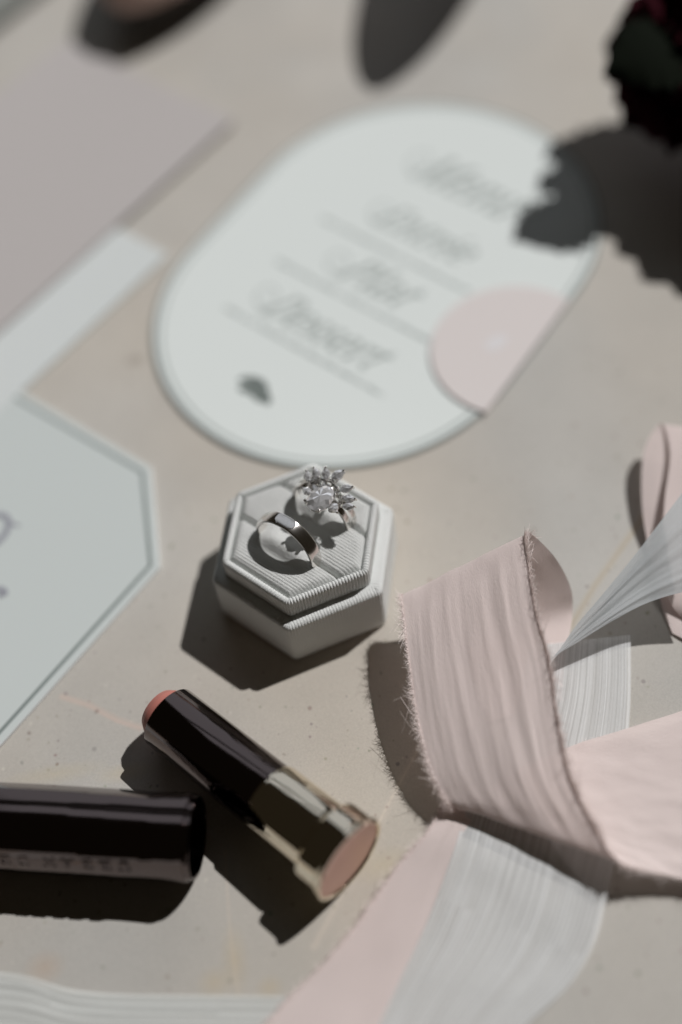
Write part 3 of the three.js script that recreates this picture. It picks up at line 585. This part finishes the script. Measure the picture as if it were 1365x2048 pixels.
// ---------- the dark flowers ----------
const petalMat = new THREE.MeshPhysicalMaterial({ color: lin(0.034, 0.005, 0.009), roughness: 0.9, specularIntensity: 0.12, side: THREE.DoubleSide });
const leafMat = new THREE.MeshPhysicalMaterial({ color: lin(0.004, 0.006, 0.003), roughness: 0.85, specularIntensity: 0.12, side: THREE.DoubleSide });
function petalGeo(L, W, cup, ruff, ph) {                  // base at the origin, grows along +y, faces +z
  return grid(12, 10, (u, v) => { const s = (u - 0.5) * 2, w = W * Math.pow(Math.sin(Math.PI * (0.12 + 0.70 * v)), 0.7), x = s * w, rf = ruff * v * v * (Math.sin(s * 6 + ph) + 0.6 * Math.sin(s * 11 + ph * 2)); return new THREE.Vector3(x, L * v * (1 - 0.14 * s * s) + rf * 0.5, cup * (v * v * 0.9 - 0.5 * s * s * v) + rf); });
}
function flower(name, center, R, n, dir, label) {
  const g = new THREE.Group(); g.name = name; g.position.set(...center); scene.add(g);
  g.quaternion.setFromUnitVectors(new THREE.Vector3(0, 1, 0), V(dir).normalize());
  tag(g, label, 'flower', undefined);
  for (let i = 0; i < n; i++) {
    const t = i / n, a = i * 2.39996, el = lerp(1.45, -0.35, Math.pow(t, 0.8)), L = R * lerp(0.62, 1.0, t) * rr(0.9, 1.12);
    const p = petalGeo(L, R * lerp(0.26, 0.46, t), -R * lerp(0.25, 0.1, t), R * 0.06, rnd() * 6);
    const m = new THREE.Matrix4().makeRotationY(a).multiply(new THREE.Matrix4().makeRotationX(Math.PI / 2 - el));
    p.applyMatrix4(m); put('petal', p, petalMat, g);
  }
  return g;
}
{
  flower('dark_flower', [0.158, 0.033, -0.155], 0.036, 46, [-0.15, 0.9, 0.3], 'almost black burgundy ruffled flower at the top right corner');
  const g = flower('dark_flower_001', [0.176, 0.030, -0.122], 0.033, 40, [0.2, 0.9, 0.4], 'dark burgundy flower half outside the right edge, below the corner flower');
  const leaf = (name, center, L, W, a, tilt, roll, label) => {
    const q = grid(8, 20, (u, v) => { const s = (u - 0.5) * 2, w = W * Math.sin(Math.PI * Math.min(1, 0.06 + 0.94 * v)) * (1 + 0.12 * Math.sin(v * 40)); return new THREE.Vector3(s * w, 0.12 * L * Math.sin(v * 3) - 0.15 * W * s * s, -L * v); });
    const o = put(name, q, leafMat); o.position.set(...center); o.rotation.set(tilt, a, roll, 'YXZ'); return tag(o, label, 'leaf');
  };
  leaf('dark_leaf', [0.15006, 0.047, -0.14635], 0.033, 0.015, 1.80, 0.05, 0.2, 'dark leaf reaching left out of the corner flower');
}

// ---------- the pale shoes at the top edge ----------
{
  const skin = new THREE.MeshPhysicalMaterial({ color: lin(0.60, 0.43, 0.37), roughness: 0.45, specularIntensity: 0.5, sheen: 0.2 });
  const dark = new THREE.MeshStandardMaterial({ color: lin(0.05, 0.035, 0.03), roughness: 0.7 });
  function shoe(name, label, W = 33, E = 2.2, F = 0.5) {
    const g = grp(name); tag(g, label, 'shoe', undefined);
    // a pointed toe: local +z is the tip
    const up = grid(60, 40, (u, v) => { const a = u * Math.PI * 2, q = Math.pow(v, 0.6), w = W * Math.pow(Math.max(0, 1 - Math.pow(v, E)), F) * 0.95, h = 26 * Math.sqrt(Math.max(0, 1 - Math.pow(v, 3))), y = Math.sin(a); return new THREE.Vector3(w * Math.cos(a) * MM, (3 + Math.max(0, y) * h + Math.min(0, y) * 1.5) * MM, (v * 95) * MM); });
    put('upper', up, skin, g);
    const so = new THREE.Shape(); for (let i = 0; i <= 40; i++) { const v = i / 40, w = (W - 1) * Math.pow(Math.max(0, 1 - Math.pow(v, E)), F); i ? so.lineTo(w * MM, v * 0.094) : so.moveTo(w * MM, 0); } for (let i = 40; i >= 0; i--) { const v = i / 40, w = (W - 1) * Math.pow(Math.max(0, 1 - Math.pow(v, E)), F); so.lineTo(-w * MM, v * 0.094); } so.closePath();
    const sg = new THREE.ExtrudeGeometry(so, { depth: 0.002, bevelEnabled: false }); sg.rotateX(Math.PI / 2); sg.translate(0, 0.0025, 0);
    put('sole', sg, dark, g);
    return g;
  }
  const a = shoe('pale_shoe', 'blurred pale pink shoe tip cut off by the top left edge');
  a.position.set(0.010, 0.014, -0.340); a.rotation.y = degToRad(-32);
  const b = shoe('pale_shoe_001', 'pale pink shoe beyond the top edge whose tip throws the long shadow', 24, 1.7, 0.62);
  b.position.set(0.121, 0.038, -0.314); b.rotation.set(0, degToRad(-23.5), 0);
}

renderer.render(scene, camera);
